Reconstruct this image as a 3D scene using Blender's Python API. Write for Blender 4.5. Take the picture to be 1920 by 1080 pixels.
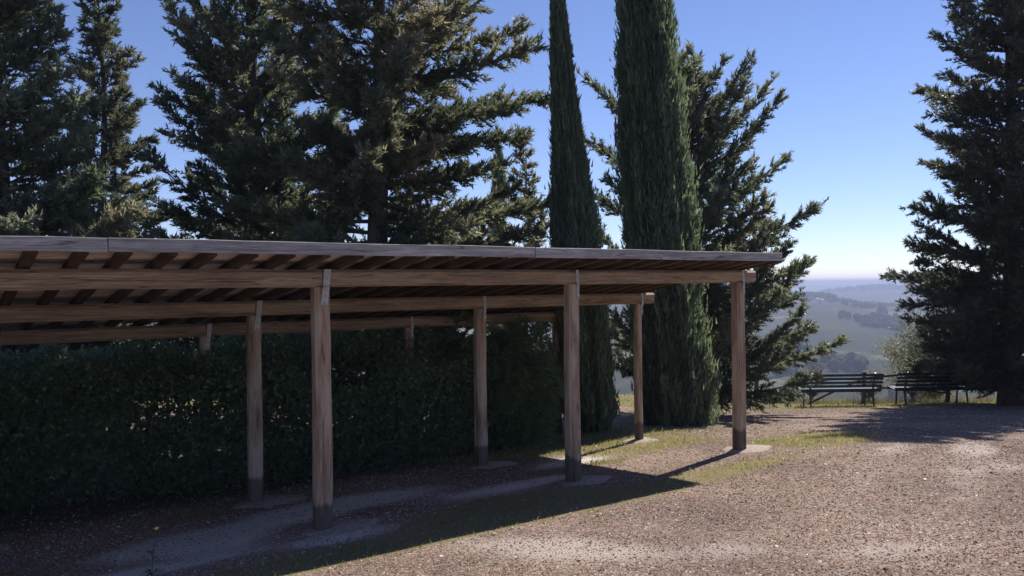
import bpy, math, random
import numpy as np
from mathutils import Vector, Matrix

for o in list(bpy.data.objects):
    bpy.data.objects.remove(o)
scene = bpy.context.scene
rng = np.random.default_rng(7)
random.seed(7)
R = math.radians

# ------------------------------------------------------------------ camera
cam_d = bpy.data.cameras.new('camera')
cam_d.sensor_width = 36.0
cam_d.lens = 28.9
cam_d.clip_start = 0.05
cam_d.clip_end = 60000
cam = bpy.data.objects.new('camera', cam_d)
scene.collection.objects.link(cam)
EYE = 2.1
cam.location = (0, 0, EYE)
cam.rotation_euler = (R(89.83), R(0.65), 0)
scene.camera = cam

# ------------------------------------------------------------------ sky and sun
SUN_AZ = R(39.5)      # clockwise from +Y towards +X
SUN_EL = R(46.5)
world = bpy.data.worlds.new('World')
scene.world = world
world.use_nodes = True
wn = world.node_tree
wn.nodes.clear()
sky = wn.nodes.new('ShaderNodeTexSky')
sky.sky_type = 'NISHITA'
sky.sun_disc = False
sky.sun_elevation = SUN_EL
sky.sun_rotation = SUN_AZ
sky.altitude = 2000
sky.air_density = 1.0
sky.dust_density = 0.0
sky.ozone_density = 4.0
bg = wn.nodes.new('ShaderNodeBackground')
bg.inputs['Strength'].default_value = 0.05
wo = wn.nodes.new('ShaderNodeOutputWorld')
tint = wn.nodes.new('ShaderNodeMix'); tint.data_type = 'RGBA'; tint.blend_type = 'MULTIPLY'
tint.inputs[0].default_value = 1.0; tint.inputs[7].default_value = (1.0, .90, 1.02, 1)
wn.links.new(sky.outputs[0], tint.inputs[6]); wn.links.new(tint.outputs[2], bg.inputs['Color'])
wn.links.new(bg.outputs[0], wo.inputs['Surface'])

sun_d = bpy.data.lights.new('sun', 'SUN')
sun_d.energy = 2.9
sun_d.angle = R(0.53)
sun_d.color = (1.0, 0.93, 0.83)
sun = bpy.data.objects.new('sun', sun_d)
scene.collection.objects.link(sun)
sdir = Vector((math.sin(SUN_AZ) * math.cos(SUN_EL), math.cos(SUN_AZ) * math.cos(SUN_EL), math.sin(SUN_EL)))
sun.rotation_euler = (-sdir).to_track_quat('-Z', 'Y').to_euler()
sun.location = (20, 20, 30)

scene.view_settings.view_transform = 'Standard'
scene.view_settings.look = 'None'
scene.view_settings.exposure = 1.4
scene.view_settings.gamma = 1.0
scene.view_settings.use_curve_mapping = False
scene.render.engine = 'CYCLES'
scene.cycles.volume_bounces = 1
scene.cycles.diffuse_bounces = 6
scene.cycles.transparent_max_bounces = 8

# ------------------------------------------------------------------ helpers
COL = scene.collection

def nrm(a):
    return a / np.maximum(np.linalg.norm(a, axis=-1, keepdims=True), 1e-9)

def tag(o, label=None, cat=None, group=None, kind=None):
    if label: o['label'] = label
    if cat: o['category'] = cat
    if group: o['group'] = group
    if kind: o['kind'] = kind
    return o

def empty(name, loc, rz=0.0):
    o = bpy.data.objects.new(name, None)
    o.empty_display_size = 0.3
    COL.objects.link(o)
    o.location = loc
    o.rotation_euler = (0, 0, rz)
    return o

def link(name, me, mat, parent=None, loc=(0, 0, 0), rot=(0, 0, 0)):
    o = bpy.data.objects.new(name, me)
    if mat is not None and len(me.materials) == 0:
        me.materials.append(mat)
    COL.objects.link(o)
    o.location = loc
    o.rotation_euler = rot
    if parent: o.parent = parent
    return o

def tri_mesh(name, V, F, smooth=False, attrs=None):
    """V (n,3), F (m,k) all faces with k corners"""
    V = np.asarray(V, dtype=np.float32); F = np.asarray(F, dtype=np.int32)
    me = bpy.data.meshes.new(name)
    n, (m, k) = len(V), F.shape
    me.vertices.add(n); me.vertices.foreach_set('co', V.ravel())
    me.loops.add(m * k); me.loops.foreach_set('vertex_index', F.ravel())
    me.polygons.add(m)
    me.polygons.foreach_set('loop_start', np.arange(0, m * k, k, dtype=np.int32))
    me.polygons.foreach_set('loop_total', np.full(m, k, dtype=np.int32))
    me.polygons.foreach_set('use_smooth', np.full(m, smooth, dtype=bool))
    me.update(calc_edges=True)
    if attrs:
        for an, av in attrs.items():
            a = me.attributes.new(an, 'FLOAT', 'POINT')
            a.data.foreach_set('value', np.asarray(av, dtype=np.float32))
    return me

class MB:
    """collects mixed polygons for one mesh"""
    def __init__(s): s.v = []; s.f = []
    def add(s, verts, faces):
        b = len(s.v); s.v += [tuple(v) for v in verts]; s.f += [tuple(b + i for i in f) for f in faces]
    def box(s, x0, x1, y0, y1, z0, z1):
        s.add([(x0,y0,z0),(x1,y0,z0),(x1,y1,z0),(x0,y1,z0),(x0,y0,z1),(x1,y0,z1),(x1,y1,z1),(x0,y1,z1)],
              [(0,3,2,1),(4,5,6,7),(0,1,5,4),(1,2,6,5),(2,3,7,6),(3,0,4,7)])
    def tube(s, pts, rad, n=8, cap=True):
        pts = [Vector(p) for p in pts]
        rings = []
        for i, p in enumerate(pts):
            t = (pts[min(i+1, len(pts)-1)] - pts[max(i-1, 0)]).normalized()
            a = t.orthogonal().normalized() if abs(t.z) < 0.9 else Vector((1,0,0))
            a = (a - t * a.dot(t)).normalized(); b = t.cross(a)
            r = rad[i] if hasattr(rad, '__len__') else rad
            rings.append([p + (a * math.cos(2*math.pi*k/n) + b * math.sin(2*math.pi*k/n)) * r for k in range(n)])
        vs = [v for r_ in rings for v in r_]
        fs = []
        for i in range(len(rings)-1):
            for k in range(n):
                fs.append((i*n+k, i*n+(k+1)%n, (i+1)*n+(k+1)%n, (i+1)*n+k))
        if cap:
            fs.append(tuple(reversed(range(n)))); fs.append(tuple((len(rings)-1)*n + k for k in range(n)))
        s.add(vs, fs)
    def prism(s, sections):
        """list of equal-length rings, skinned and capped"""
        n = len(sections[0]); vs = [v for r_ in sections for v in r_]; fs = []
        for i in range(len(sections)-1):
            for k in range(n):
                fs.append((i*n+k, i*n+(k+1)%n, (i+1)*n+(k+1)%n, (i+1)*n+k))
        fs.append(tuple(reversed(range(n)))); fs.append(tuple((len(sections)-1)*n + k for k in range(n)))
        s.add(vs, fs)
    def mesh(s, name, smooth=False):
        me = bpy.data.meshes.new(name); me.from_pydata(s.v, [], s.f); me.update()
        if smooth:
            me.polygons.foreach_set('use_smooth', [True]*len(me.polygons))
        return me

def hash2(ix, iy, seed=0):
    h = (ix.astype(np.int64) * 374761393 + iy.astype(np.int64) * 668265263 + seed * 974634777) & 0xffffffff
    h = ((h ^ (h >> 13)) * 1274126177) & 0xffffffff
    return ((h ^ (h >> 16)) & 0xffff) / 65535.0

def vnoise(x, y, seed=0):
    x = np.asarray(x, float); y = np.asarray(y, float)
    ix, iy = np.floor(x), np.floor(y); fx, fy = x-ix, y-iy
    fx = fx*fx*(3-2*fx); fy = fy*fy*(3-2*fy)
    a = hash2(ix,iy,seed); b = hash2(ix+1,iy,seed); c = hash2(ix,iy+1,seed); d = hash2(ix+1,iy+1,seed)
    return (a*(1-fx)+b*fx)*(1-fy) + (c*(1-fx)+d*fx)*fy

def fbm(x, y, oct=4, seed=0):
    s = 0; a = .5; t = 0
    for i in range(oct):
        s = s + a*vnoise(x*2**i, y*2**i, seed+i*17); t += a; a *= .5
    return s/t

def sstep(a, b, x):
    t = np.clip((np.asarray(x, float)-a)/(b-a), 0, 1); return t*t*(3-2*t)

# ------------------------------------------------------------------ materials
def new_mat(name):
    m = bpy.data.materials.new(name); m.use_nodes = True
    nt = m.node_tree; b = nt.nodes['Principled BSDF']
    return m, nt, b

def N(nt, typ, **kw):
    n = nt.nodes.new(typ)
    for k, v in kw.items(): setattr(n, k, v)
    return n

def ramp(nt, fac, stops):
    r = N(nt, 'ShaderNodeValToRGB')
    el = r.color_ramp.elements
    while len(el) > 1: el.remove(el[0])
    el[0].position = stops[0][0]; el[0].color = (*stops[0][1], 1)
    for p, c in stops[1:]:
        e = el.new(p); e.color = (*c, 1)
    nt.links.new(fac, r.inputs[0])
    return r.outputs[0]

def mix(nt, fac, a, b, typ='MIX'):
    m = N(nt, 'ShaderNodeMix', data_type='RGBA', blend_type=typ)
    if isinstance(fac, (int, float)): m.inputs[0].default_value = fac
    else: nt.links.new(fac, m.inputs[0])
    for i, v in ((6, a), (7, b)):
        if isinstance(v, tuple): m.inputs[i].default_value = (*v, 1)
        else: nt.links.new(v, m.inputs[i])
    return m.outputs[2]

def math_n(nt, op, a, b=None):
    m = N(nt, 'ShaderNodeMath', operation=op)
    for i, v in ((0, a), (1, b)):
        if v is None: continue
        if isinstance(v, (int, float)): m.inputs[i].default_value = v
        else: nt.links.new(v, m.inputs[i])
    return m.outputs[0]

def noise(nt, vec, scale, detail=4, rough=.55, dist=0):
    n = N(nt, 'ShaderNodeTexNoise')
    n.inputs['Scale'].default_value = scale; n.inputs['Detail'].default_value = detail
    n.inputs['Roughness'].default_value = rough; n.inputs['Distortion'].default_value = dist
    if vec is not None: nt.links.new(vec, n.inputs['Vector'])
    return n.outputs['Fac']

def bump(nt, h, bsdf, strength=.4, dist=.01):
    b = N(nt, 'ShaderNodeBump'); b.inputs['Strength'].default_value = strength; b.inputs['Distance'].default_value = dist
    nt.links.new(h, b.inputs['Height']); nt.links.new(b.outputs[0], bsdf.inputs['Normal'])

def wood_mat(name, axis, dark, mid, light, rough=.75, base_stain=None, grey=None):
    """axis = grain direction index in object space"""
    m, nt, b = new_mat(name)
    tc = N(nt, 'ShaderNodeTexCoord')
    oi = N(nt, 'ShaderNodeObjectInfo')
    off = N(nt, 'ShaderNodeVectorMath', operation='SCALE'); off.inputs['Scale'].default_value = 37.0
    comb = N(nt, 'ShaderNodeCombineXYZ')
    for i in range(3): nt.links.new(oi.outputs['Random'], comb.inputs[i])
    nt.links.new(comb.outputs[0], off.inputs[0])
    add = N(nt, 'ShaderNodeVectorMath', operation='ADD')
    nt.links.new(tc.outputs['Object'], add.inputs[0]); nt.links.new(off.outputs[0], add.inputs[1])
    mp = N(nt, 'ShaderNodeMapping')
    sc = [26.0, 26.0, 26.0]; sc[axis] = 1.3
    mp.inputs['Scale'].default_value = sc
    nt.links.new(add.outputs[0], mp.inputs['Vector'])
    g = noise(nt, mp.outputs[0], 1.0, 6, .65, .6)
    mp2 = N(nt, 'ShaderNodeMapping')
    sc2 = [5.0, 5.0, 5.0]; sc2[axis] = 1.0
    mp2.inputs['Scale'].default_value = sc2
    nt.links.new(add.outputs[0], mp2.inputs['Vector'])
    g2 = noise(nt, mp2.outputs[0], 1.0, 4, .6, .3)
    c = ramp(nt, g, [(.25, dark), (.5, mid), (.75, light)])
    mpf = N(nt, 'ShaderNodeMapping'); scf = [120.0]*3; scf[axis] = 7.0; mpf.inputs['Scale'].default_value = scf
    nt.links.new(add.outputs[0], mpf.inputs['Vector'])
    gf = noise(nt, mpf.outputs[0], 1.0, 4, .7, .2)
    c = mix(nt, .8, c, ramp(nt, gf, [(.3, (.45, .45, .46)), (.55, (1, 1, 1)), (.75, (1.5, 1.48, 1.45))]), 'MULTIPLY')
    blot = ramp(nt, g2, [(.3, (.5, .48, .46)), (.62, (1.15, 1.1, 1.05))])
    c = mix(nt, .75, c, blot, 'MULTIPLY')
    # long drying cracks
    mp3 = N(nt, 'ShaderNodeMapping')
    sc3 = [14.0, 14.0, 14.0]; sc3[axis] = .5
    mp3.inputs['Scale'].default_value = sc3
    nt.links.new(add.outputs[0], mp3.inputs['Vector'])
    ck = noise(nt, mp3.outputs[0], 1.0, 2, .5, .2)
    ckv = math_n(nt, 'ABSOLUTE', math_n(nt, 'SUBTRACT', ck, .5))
    ckm = ramp(nt, ckv, [(.0, (1, 1, 1)), (.012, (0, 0, 0))])
    c = mix(nt, math_n(nt, 'MULTIPLY', ckm, .7), c, (.012, .010, .009))
    if grey:
        gm = ramp(nt, noise(nt, mp2.outputs[0], 1.7, 3), [(.42, (0, 0, 0)), (.6, (1, 1, 1))])
        c = mix(nt, math_n(nt, 'MULTIPLY', gm, .75), c, grey)
    if base_stain is not None:
        sep = N(nt, 'ShaderNodeSeparateXYZ'); nt.links.new(tc.outputs['Object'], sep.inputs[0])
        zz = math_n(nt, 'ADD', sep.outputs[2], math_n(nt, 'ADD', math_n(nt, 'MULTIPLY', g2, .22), math_n(nt, 'MULTIPLY', g, .12)))
        st = ramp(nt, zz, [(base_stain+.14, (1, 1, 1)), (base_stain + .18, (0, 0, 0))])
        c = mix(nt, math_n(nt, 'MULTIPLY', st, .72), c, (.020, .019, .020))
    nt.links.new(c, b.inputs['Base Color'])
    b.inputs['Roughness'].default_value = rough
    b.inputs['Specular IOR Level'].default_value = .3
    bump(nt, math_n(nt, 'SUBTRACT', g, math_n(nt, 'MULTIPLY', ckm, .8)), b, .5, .006)
    return m

M = {}
M['post'] = wood_mat('post_wood', 2, (0.194, 0.121, 0.081), (0.373, 0.242, 0.165), (0.460, 0.404, 0.274), base_stain=.30, grey=(0.458, 0.375, 0.281))
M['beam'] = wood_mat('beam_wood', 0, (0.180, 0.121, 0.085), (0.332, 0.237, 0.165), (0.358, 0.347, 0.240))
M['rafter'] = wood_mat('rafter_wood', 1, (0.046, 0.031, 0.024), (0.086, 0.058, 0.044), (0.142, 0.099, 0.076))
M['board'] = wood_mat('deck_board_wood', 0, (.76, .66, .58), (.86, .77, .69), (.90, .83, .76))
M['fascia'] = wood_mat('weathered_fascia_wood', 0, (0.195, 0.188, 0.180), (0.375, 0.360, 0.352), (0.570, 0.547, 0.532))

def simple(name, col, rough=.6, metal=0, nscale=None, var=.25):
    m, nt, b = new_mat(name)
    if nscale:
        tc = N(nt, 'ShaderNodeTexCoord')
        n = noise(nt, tc.outputs['Object'], nscale, 5, .6)
        d = tuple(x*(1-var) for x in col); l = tuple(min(1, x*(1+var)) for x in col)
        nt.links.new(ramp(nt, n, [(.3, d), (.7, l)]), b.inputs['Base Color'])
        bump(nt, n, b, .3, .01)
    else:
        b.inputs['Base Color'].default_value = (*col, 1)
    b.inputs['Roughness'].default_value = rough; b.inputs['Metallic'].default_value = metal
    return m

M['strap'] = simple('galvanised_strap', (.42, .41, .39), .6, .35, 14, .25)
M['felt'] = simple('roof_felt', (.06, .06, .065), .9, 0, 6)
M['concrete'] = simple('concrete_footing', (.30, .245, .21), .95, 0, 30, .5)
M['bench'] = simple('bench_paint', (.016, .026, .034), .38, 0, 20, .35)
M['bark'] = simple('bark', (.085, .065, .052), .95, 0, 12, .45)
M['fence'] = simple('old_fence_wood', (.085, .07, .06), .9, 0, 12, .4)
M['wall_white'] = simple('house_render', (.75, .72, .66), .9)
M['roof_tile'] = simple('house_roof_tile', (.36, .2, .14), .9)
M['dark_glass'] = simple('window_dark', (.05, .05, .055), .3)
M['yellow'] = simple('yellow_petal', (.75, .62, .08), .6)
M['stem'] = simple('weed_stem', (.05, .075, .025), .7)

def leaf_mat(name, stops, trans=.45, rough=.5, spec=.45, tcol=1.7):
    m, nt, b = new_mat(name)
    at = N(nt, 'ShaderNodeAttribute', attribute_name='tint')
    c = ramp(nt, at.outputs['Fac'], stops)
    nt.links.new(c, b.inputs['Base Color'])
    b.inputs['Roughness'].default_value = rough; b.inputs['Specular IOR Level'].default_value = spec
    tr = N(nt, 'ShaderNodeBsdfTranslucent')
    nt.links.new(mix(nt, 1.0, c, (tcol, tcol*1.0, tcol*.82), 'MULTIPLY'), tr.inputs['Color'])
    mx = N(nt, 'ShaderNodeMixShader'); mx.inputs[0].default_value = trans
    out = nt.nodes['Material Output']
    nt.links.new(b.outputs[0], mx.inputs[1]); nt.links.new(tr.outputs[0], mx.inputs[2])
    nt.links.new(mx.outputs[0], out.inputs['Surface'])
    return m

M['fol_bronze'] = leaf_mat('bronze_green_foliage', [(0, (0.057, 0.072, 0.047)), (.45, (0.114, 0.130, 0.084)), (.75, (0.187, 0.180, 0.124)), (1, (0.274, 0.231, 0.161))])
M['fol_sage'] = leaf_mat('sage_foliage', [(0, (0.058, 0.078, 0.054)), (.5, (0.123, 0.149, 0.104)), (.85, (0.223, 0.248, 0.185)), (1, (0.242, 0.204, 0.154))])
M['fol_dark'] = leaf_mat('dark_spruce_foliage', [(0, (0.036, 0.049, 0.036)), (.5, (0.072, 0.087, 0.062)), (1, (0.143, 0.143, 0.103))], trans=.45)
M['fol_cyp'] = leaf_mat('cypress_foliage', [(0, (0.045, 0.068, 0.048)), (.5, (0.084, 0.118, 0.076)), (1, (0.159, 0.197, 0.118))], trans=.45)
M['fol_arizona'] = leaf_mat('grey_green_foliage', [(0, (0.056, 0.073, 0.054)), (.5, (0.109, 0.130, 0.089)), (.85, (0.183, 0.202, 0.135)), (1, (0.235, 0.210, 0.147))])
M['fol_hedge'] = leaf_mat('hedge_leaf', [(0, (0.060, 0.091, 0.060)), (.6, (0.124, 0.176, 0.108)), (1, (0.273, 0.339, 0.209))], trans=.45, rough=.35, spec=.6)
M['fol_willow'] = leaf_mat('narrow_leaf', [(0, (0.045, 0.074, 0.037)), (.6, (0.097, 0.141, 0.072)), (1, (0.204, 0.254, 0.141))], trans=.5, rough=.4)
M['fol_olive'] = leaf_mat('olive_leaf', [(0, (.09, .10, .07)), (.5, (.17, .18, .14)), (1, (.30, .30, .25))], trans=.3)
M['fol_dry'] = leaf_mat('dry_weed', [(0, (.09, .085, .05)), (.5, (.18, .16, .10)), (1, (.34, .30, .21))], trans=.3)
M['grass'] = leaf_mat('grass_blades', [(0, (0.081, 0.106, 0.037)), (.4, (0.163, 0.181, 0.062)), (.75, (0.300, 0.269, 0.119)), (1, (0.450, 0.362, 0.213))], trans=.4, rough=.6)

# ------------------------------------------------------------------ layout frame of the carport
# u runs along its front, v away from the camera towards the hedge
P1 = np.array([-1.66, 7.10]); ANG = math.atan2(.579, .815)
U = np.array([math.cos(ANG), math.sin(ANG)]); Vv = np.array([-math.sin(ANG), math.cos(ANG)])
def to_tp(x, y):
    dx, dy = np.asarray(x)-P1[0], np.asarray(y)-P1[1]
    return dx*U[0]+dy*U[1], dx*Vv[0]+dy*Vv[1]
def from_tp(t, p):
    return P1[0]+t*U[0]+p*Vv[0], P1[1]+t*U[1]+p*Vv[1]

EDGE = 21.6
def ground_z(x, y, rough=True):
    x = np.asarray(x, float); y = np.asarray(y, float)
    t, p = to_tp(x, y)
    z = -.08*np.clip(p, -12, 6.0) - .058*np.clip(t-6.2, 0, 14)
    if rough:
        z = z + .05*(fbm(x*.35, y*.35, 2, 3)-.5) * sstep(4, 9, np.hypot(x-1, y-8)) + .012*(fbm(x*2.2, y*2.2, 3, 5)-.5)
    e = np.clip(y-EDGE, 0, None)
    z = z - .52*e*sstep(0, 3, e)
    return z

def gz(x, y): return float(ground_z(np.array([x]), np.array([y]))[0])

# masks of what lies on the ground (0..1)
def ground_masks(x, y):
    t, p = to_tp(x, y)
    n1 = fbm(x*.9, y*.9, 4, 11); n2 = fbm(x*2.6, y*2.6, 3, 23); n3 = fbm(x*.45+9, y*.45, 3, 31)
    def blob(t0, p0, st, sp): return np.exp(-((t-t0)/st)**2-((p-p0)/sp)**2)
    g = 0.0
    g = g + 1.35*blob(4.9, 2.6, 2.0, .75)                      # sunny turf at the end of the hedge
    g = g + .62*blob(5.4, 1.3, 1.4, .7) + .55*blob(8.0, .3, 1.2, .5)
    g = g + .85*blob(6.9, -.1, 1.3, .6)
    g = g + .62*blob(4.4, -.75, 1.8, .30)
    g = g + .95*blob(1.7, -.45, 1.15, .45)                    # under the front eave
    g = g + 1.0*blob(1.3, -1.0, 2.8, .20)
    g = g + .70*blob(-.6, -.85, .9, .25)
    g = g + .55*blob(3.4, .75, .8, .22)
    g = g + .95*blob(-3.1, .1, 1.3, .75) + .7*blob(-.3, 1.75, 1.6, .25) + .55*blob(-2.0, -1.0, .9, .5)
    g = g + .35*sstep(2.0, 2.9, p)*(t < 4)
    g = g + 1.1*sstep(18.6, 19.9, y + .5*(n1-.5) - .045*(x-8)) + .5*blob(8.6, 3.2, 1.6, .8)
    g = np.clip(g*(.45+1.15*n1) + .30*(n2-.5), 0, 1)
    grass = sstep(.30, .62, g)
    s = 1.25*blob(-2.5+3.6, -3.1, 1.5, .55)
    xs, ys = x, y
    def wb(x0, y0, sx, sy, a=0.0):
        ca, sa = math.cos(a), math.sin(a); X = (xs-x0)*ca+(ys-y0)*sa; Y = -(xs-x0)*sa+(ys-y0)*ca
        return np.exp(-(X/sx)**2-(Y/sy)**2)
    def track(x0, y0, x1, y1, w):
        L = math.hypot(x1-x0, y1-y0); a = ((xs-x0)*(x1-x0)+(ys-y0)*(y1-y0))/L; d = ((xs-x0)*(y1-y0)-(ys-y0)*(x1-x0))/L + .05*np.sin(a*.9)+.12*(n2-.5)
        return np.exp(-(d/w)**2)*sstep(-.4, .6, a)*sstep(L+.4, L-.8, a)
    s = .50*track(2.6, 6.6, 5.3, 11.2, .26) + .42*track(3.6, 6.6, 6.3, 11.0, .24) + .25*track(-.4, 5.9, 4.2, 5.3, .22) + .25*track(-.3, 6.7, 4.4, 6.0, .2) + .45*track(4.0, 8.2, 6.5, 7.9, .25)
    s = s + .7*wb(.9, 5.8, .9, .4, -.3) + .6*wb(2.6, 5.5, .7, .22, .15)  \
        + .55*wb(5.4, 9.6, .3, 1.6, -.35) + .6*wb(.1, 6.2, .8, .25, -.4) + .4*wb(4.6, 13.8, 1.6, .5, .1)
    s = s + .3*blob(.4, 1.0, 1.9, .6) + .7*blob(2.6, .25, 1.4, .25) + .5*blob(-.6, .2, .8, .5) + .8*blob(4.0, 1.35, .9, .35) + .6*blob(-2.1, -.2, 1.2, .3)
    sand = .85*sstep(.22, .85, s*(.3+1.3*n1)+.55*(n2-.5))*(1-grass)
    soil = sstep(2.0, 2.7, p)*(t < 5.2)*(p < 6)
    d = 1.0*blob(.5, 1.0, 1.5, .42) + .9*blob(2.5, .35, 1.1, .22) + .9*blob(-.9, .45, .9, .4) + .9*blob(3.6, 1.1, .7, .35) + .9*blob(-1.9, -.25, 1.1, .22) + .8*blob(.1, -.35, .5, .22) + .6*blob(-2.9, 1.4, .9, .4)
    dust = sstep(.34, .75, d*(.35+1.25*n1)+.4*(n2-.5))*(1-grass)  # pale dust under the roof only; its paleness stands in for fill light
    return grass, np.clip(sand, 0, 1), np.clip(soil, 0, 1), dust

# ------------------------------------------------------------------ ground
def ground_material():
    m, nt, b = new_mat('gravel_ground')
    geo = N(nt, 'ShaderNodeNewGeometry'); pos = geo.outputs['Position']
    ag = N(nt, 'ShaderNodeAttribute', attribute_name='grass'); asd = N(nt, 'ShaderNodeAttribute', attribute_name='sand')
    aso = N(nt, 'ShaderNodeAttribute', attribute_name='soil')
    vor = N(nt, 'ShaderNodeTexVoronoi'); vor.inputs['Scale'].default_value = 46
    nt.links.new(pos, vor.inputs['Vector'])
    sep = N(nt, 'ShaderNodeSeparateColor'); nt.links.new(vor.outputs['Color'], sep.inputs[0])
    st = ramp(nt, sep.outputs[0], [(0, (0.156, 0.100, 0.076)), (.45, (0.278, 0.185, 0.145)), (.8, (0.331, 0.302, 0.247)), (1, (0.332, 0.303, 0.292))])
    fine = noise(nt, pos, 90, 3, .7)
    st = mix(nt, .5, st, ramp(nt, fine, [(.3, (.55, .55, .55)), (.7, (1.2, 1.2, 1.2))]), 'MULTIPLY')
    big = noise(nt, pos, .55, 4, .6)
    st = mix(nt, .75, st, ramp(nt, big, [(.38, (.52, .49, .47)), (.62, (1.10, 1.03, .98))]), 'MULTIPLY')
    sand = mix(nt, noise(nt, pos, 38, 8, .8), (.26, .215, .185), (.62, .545, .49))
    turf = mix(nt, noise(nt, pos, 9, 5, .7), (.115, .105, .045), (.30, .245, .13))
    soil = mix(nt, noise(nt, pos, 12, 5, .7), (.05, .042, .034), (.13, .105, .085))
    c = mix(nt, math_n(nt, 'MULTIPLY', asd.outputs['Fac'], .9), st, sand)
    c = mix(nt, math_n(nt, 'MULTIPLY', ag.outputs['Fac'], .85), c, turf)
    c = mix(nt, math_n(nt, 'MULTIPLY', aso.outputs['Fac'], .9), c, soil)
    adu_lift = N(nt, 'ShaderNodeAttribute', attribute_name='dust')
    c = mix(nt, math_n(nt, 'MULTIPLY', adu_lift.outputs['Fac'], .9), c, mix(nt, noise(nt, pos, 40, 8, .8), (.40, .365, .335), (.78, .73, .68)))  # dust colour lightened beyond the sand to brighten the shade
    nt.links.new(c, b.inputs['Base Color'])
    b.inputs['Roughness'].default_value = .95; b.inputs['Specular IOR Level'].default_value = .15
    h = math_n(nt, 'ADD', math_n(nt, 'MULTIPLY', vor.outputs['Distance'], -.9), fine)
    bump(nt, h, b, .7, .02)
    return m

def graded(a, b, fine0, fine1, fs, cs):
    l = list(np.arange(fine0, fine1+1e-6, fs))
    x = fine1
    while x < b: x += cs; l.append(min(x, b))
    x = fine0; pre = []
    while x > a: x -= cs; pre.append(max(x, a))
    return np.array(sorted(set(pre + l)))

gx = graded(-60, 60, -7, 15, .125, 1.5); gy = graded(-25, 46, 4, 23, .125, 1.5)
X, Y = np.meshgrid(gx, gy)
Z = ground_z(X, Y)
grass_m, sand_m, soil_m, dust_shade_lift_m = ground_masks(X, Y)
nx, ny = len(gx), len(gy)
idx = np.arange(nx*ny).reshape(ny, nx)
F = np.stack([idx[:-1,:-1], idx[:-1,1:], idx[1:,1:], idx[1:,:-1]], -1).reshape(-1, 4)
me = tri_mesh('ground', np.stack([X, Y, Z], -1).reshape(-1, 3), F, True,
              {'grass': grass_m.ravel(), 'sand': sand_m.ravel(), 'soil': soil_m.ravel(), 'dust': dust_shade_lift_m.ravel()})
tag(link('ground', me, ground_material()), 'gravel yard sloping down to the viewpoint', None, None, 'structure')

# ------------------------------------------------------------------ far land: one sheet out to the horizon
def far_z(x, y):
    r = np.hypot(x, y); a = np.arctan2(x, np.maximum(y, 1e-3))
    n = fbm(x/420, y/420, 5, 41)-.5
    z = -12 - 48*sstep(30, 330, r)
    def ridge(r0, w1, w2, top): return np.where(r < r0, np.exp(-((r-r0)/w1)**2), np.exp(-((r-r0)/w2)**2))*top
    ridge_top = 34 - 60*np.clip(a-.34, 0, .2)/.2*.35 + 3*np.sin(a*40)
    z = z + ridge(1600, 820, 420, ridge_top) + 16*n*sstep(150, 700, r)
    z = z + ridge(3100, 550, 700, 26 + 40*np.clip(a-.38, -.08, .2) + 10*np.sin(a*31+1))
    z = z + ridge(6400, 1300, 900, 34 + 60*np.clip(a-.38, -.15, .2) + 4*np.sin(a*23))
    z = z + ridge(10500, 1600, 1500, 62 + 12*np.sin(a*14+.6))
    return z
ra = np.unique(np.concatenate([np.linspace(.18, .62, 170), np.linspace(-1.3, .18, 70), np.linspace(.62, 2*math.pi-1.3, 60)]))
rr = np.concatenate([np.geomspace(40, 500, 30), np.linspace(515, 2300, 75), np.geomspace(2350, 14000, 60)])
A, RR = np.meshgrid(ra[:-1] if abs(ra[-1]-ra[0]-2*math.pi) < 1e-6 else ra, rr)
X = RR*np.sin(A); Y = RR*np.cos(A); Z = far_z(X, Y)
ny, nx = X.shape
idx = np.arange(nx*ny).reshape(ny, nx); idx = np.concatenate([idx, idx[:, :1]], 1)
F = np.stack([idx[:-1,:-1], idx[:-1,1:], idx[1:,1:], idx[1:,:-1]], -1).reshape(-1, 4)[:, ::-1]
me = tri_mesh('hills', np.stack([X, Y, Z], -1).reshape(-1, 3), F, True)
m, nt, b = new_mat('farmland')
geo = N(nt, 'ShaderNodeNewGeometry')
v = N(nt, 'ShaderNodeTexVoronoi'); v.inputs['Scale'].default_value = .0055; v.inputs['Randomness'].default_value = .9
nt.links.new(geo.outputs['Position'], v.inputs['Vector'])
sp = N(nt, 'ShaderNodeSeparateColor'); nt.links.new(v.outputs['Color'], sp.inputs[0])
c = ramp(nt, sp.outputs[0], [(0, (.035, .045, .022)), (.3, (.045, .055, .028)), (.36, (.11, .09, .06)), (.6, (.15, .115, .085)), (.63, (.09, .095, .05)), (1, (.13, .125, .075))])
wd = ramp(nt, noise(nt, geo.outputs['Position'], .006, 6, .6), [(.44, (0, 0, 0)), (.5, (1, 1, 1))])
c = mix(nt, wd, c, (.028, .036, .020))
c = mix(nt, .5, c, ramp(nt, noise(nt, geo.outputs['Position'], .05, 5, .7), [(.3, (.6, .6, .6)), (.7, (1.3, 1.3, 1.3))]), 'MULTIPLY')
nt.links.new(c, b.inputs['Base Color']); b.inputs['Roughness'].default_value = 1; b.inputs['Specular IOR Level'].default_value = .05
tag(link('hills', me, m), 'hazy blue hills and fields across the valley', None, None, 'structure')

# ------------------------------------------------------------------ carport
CP = empty('carport', (P1[0], P1[1], 0), ANG)
tag(CP, 'long open timber carport with square posts and a sloping plank roof', 'carport')
BAY = [-5.42, -2.72, 0.0, 2.81, 5.50]
ROWS = [0.0, 1.78, 3.65]
SL = .160
BEAM_H, BEAM_W = .157, .125
def rz(p): return 2.262 - SL*p                # underside of the rafters
T0, T1 = -5.75, 5.62

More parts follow.
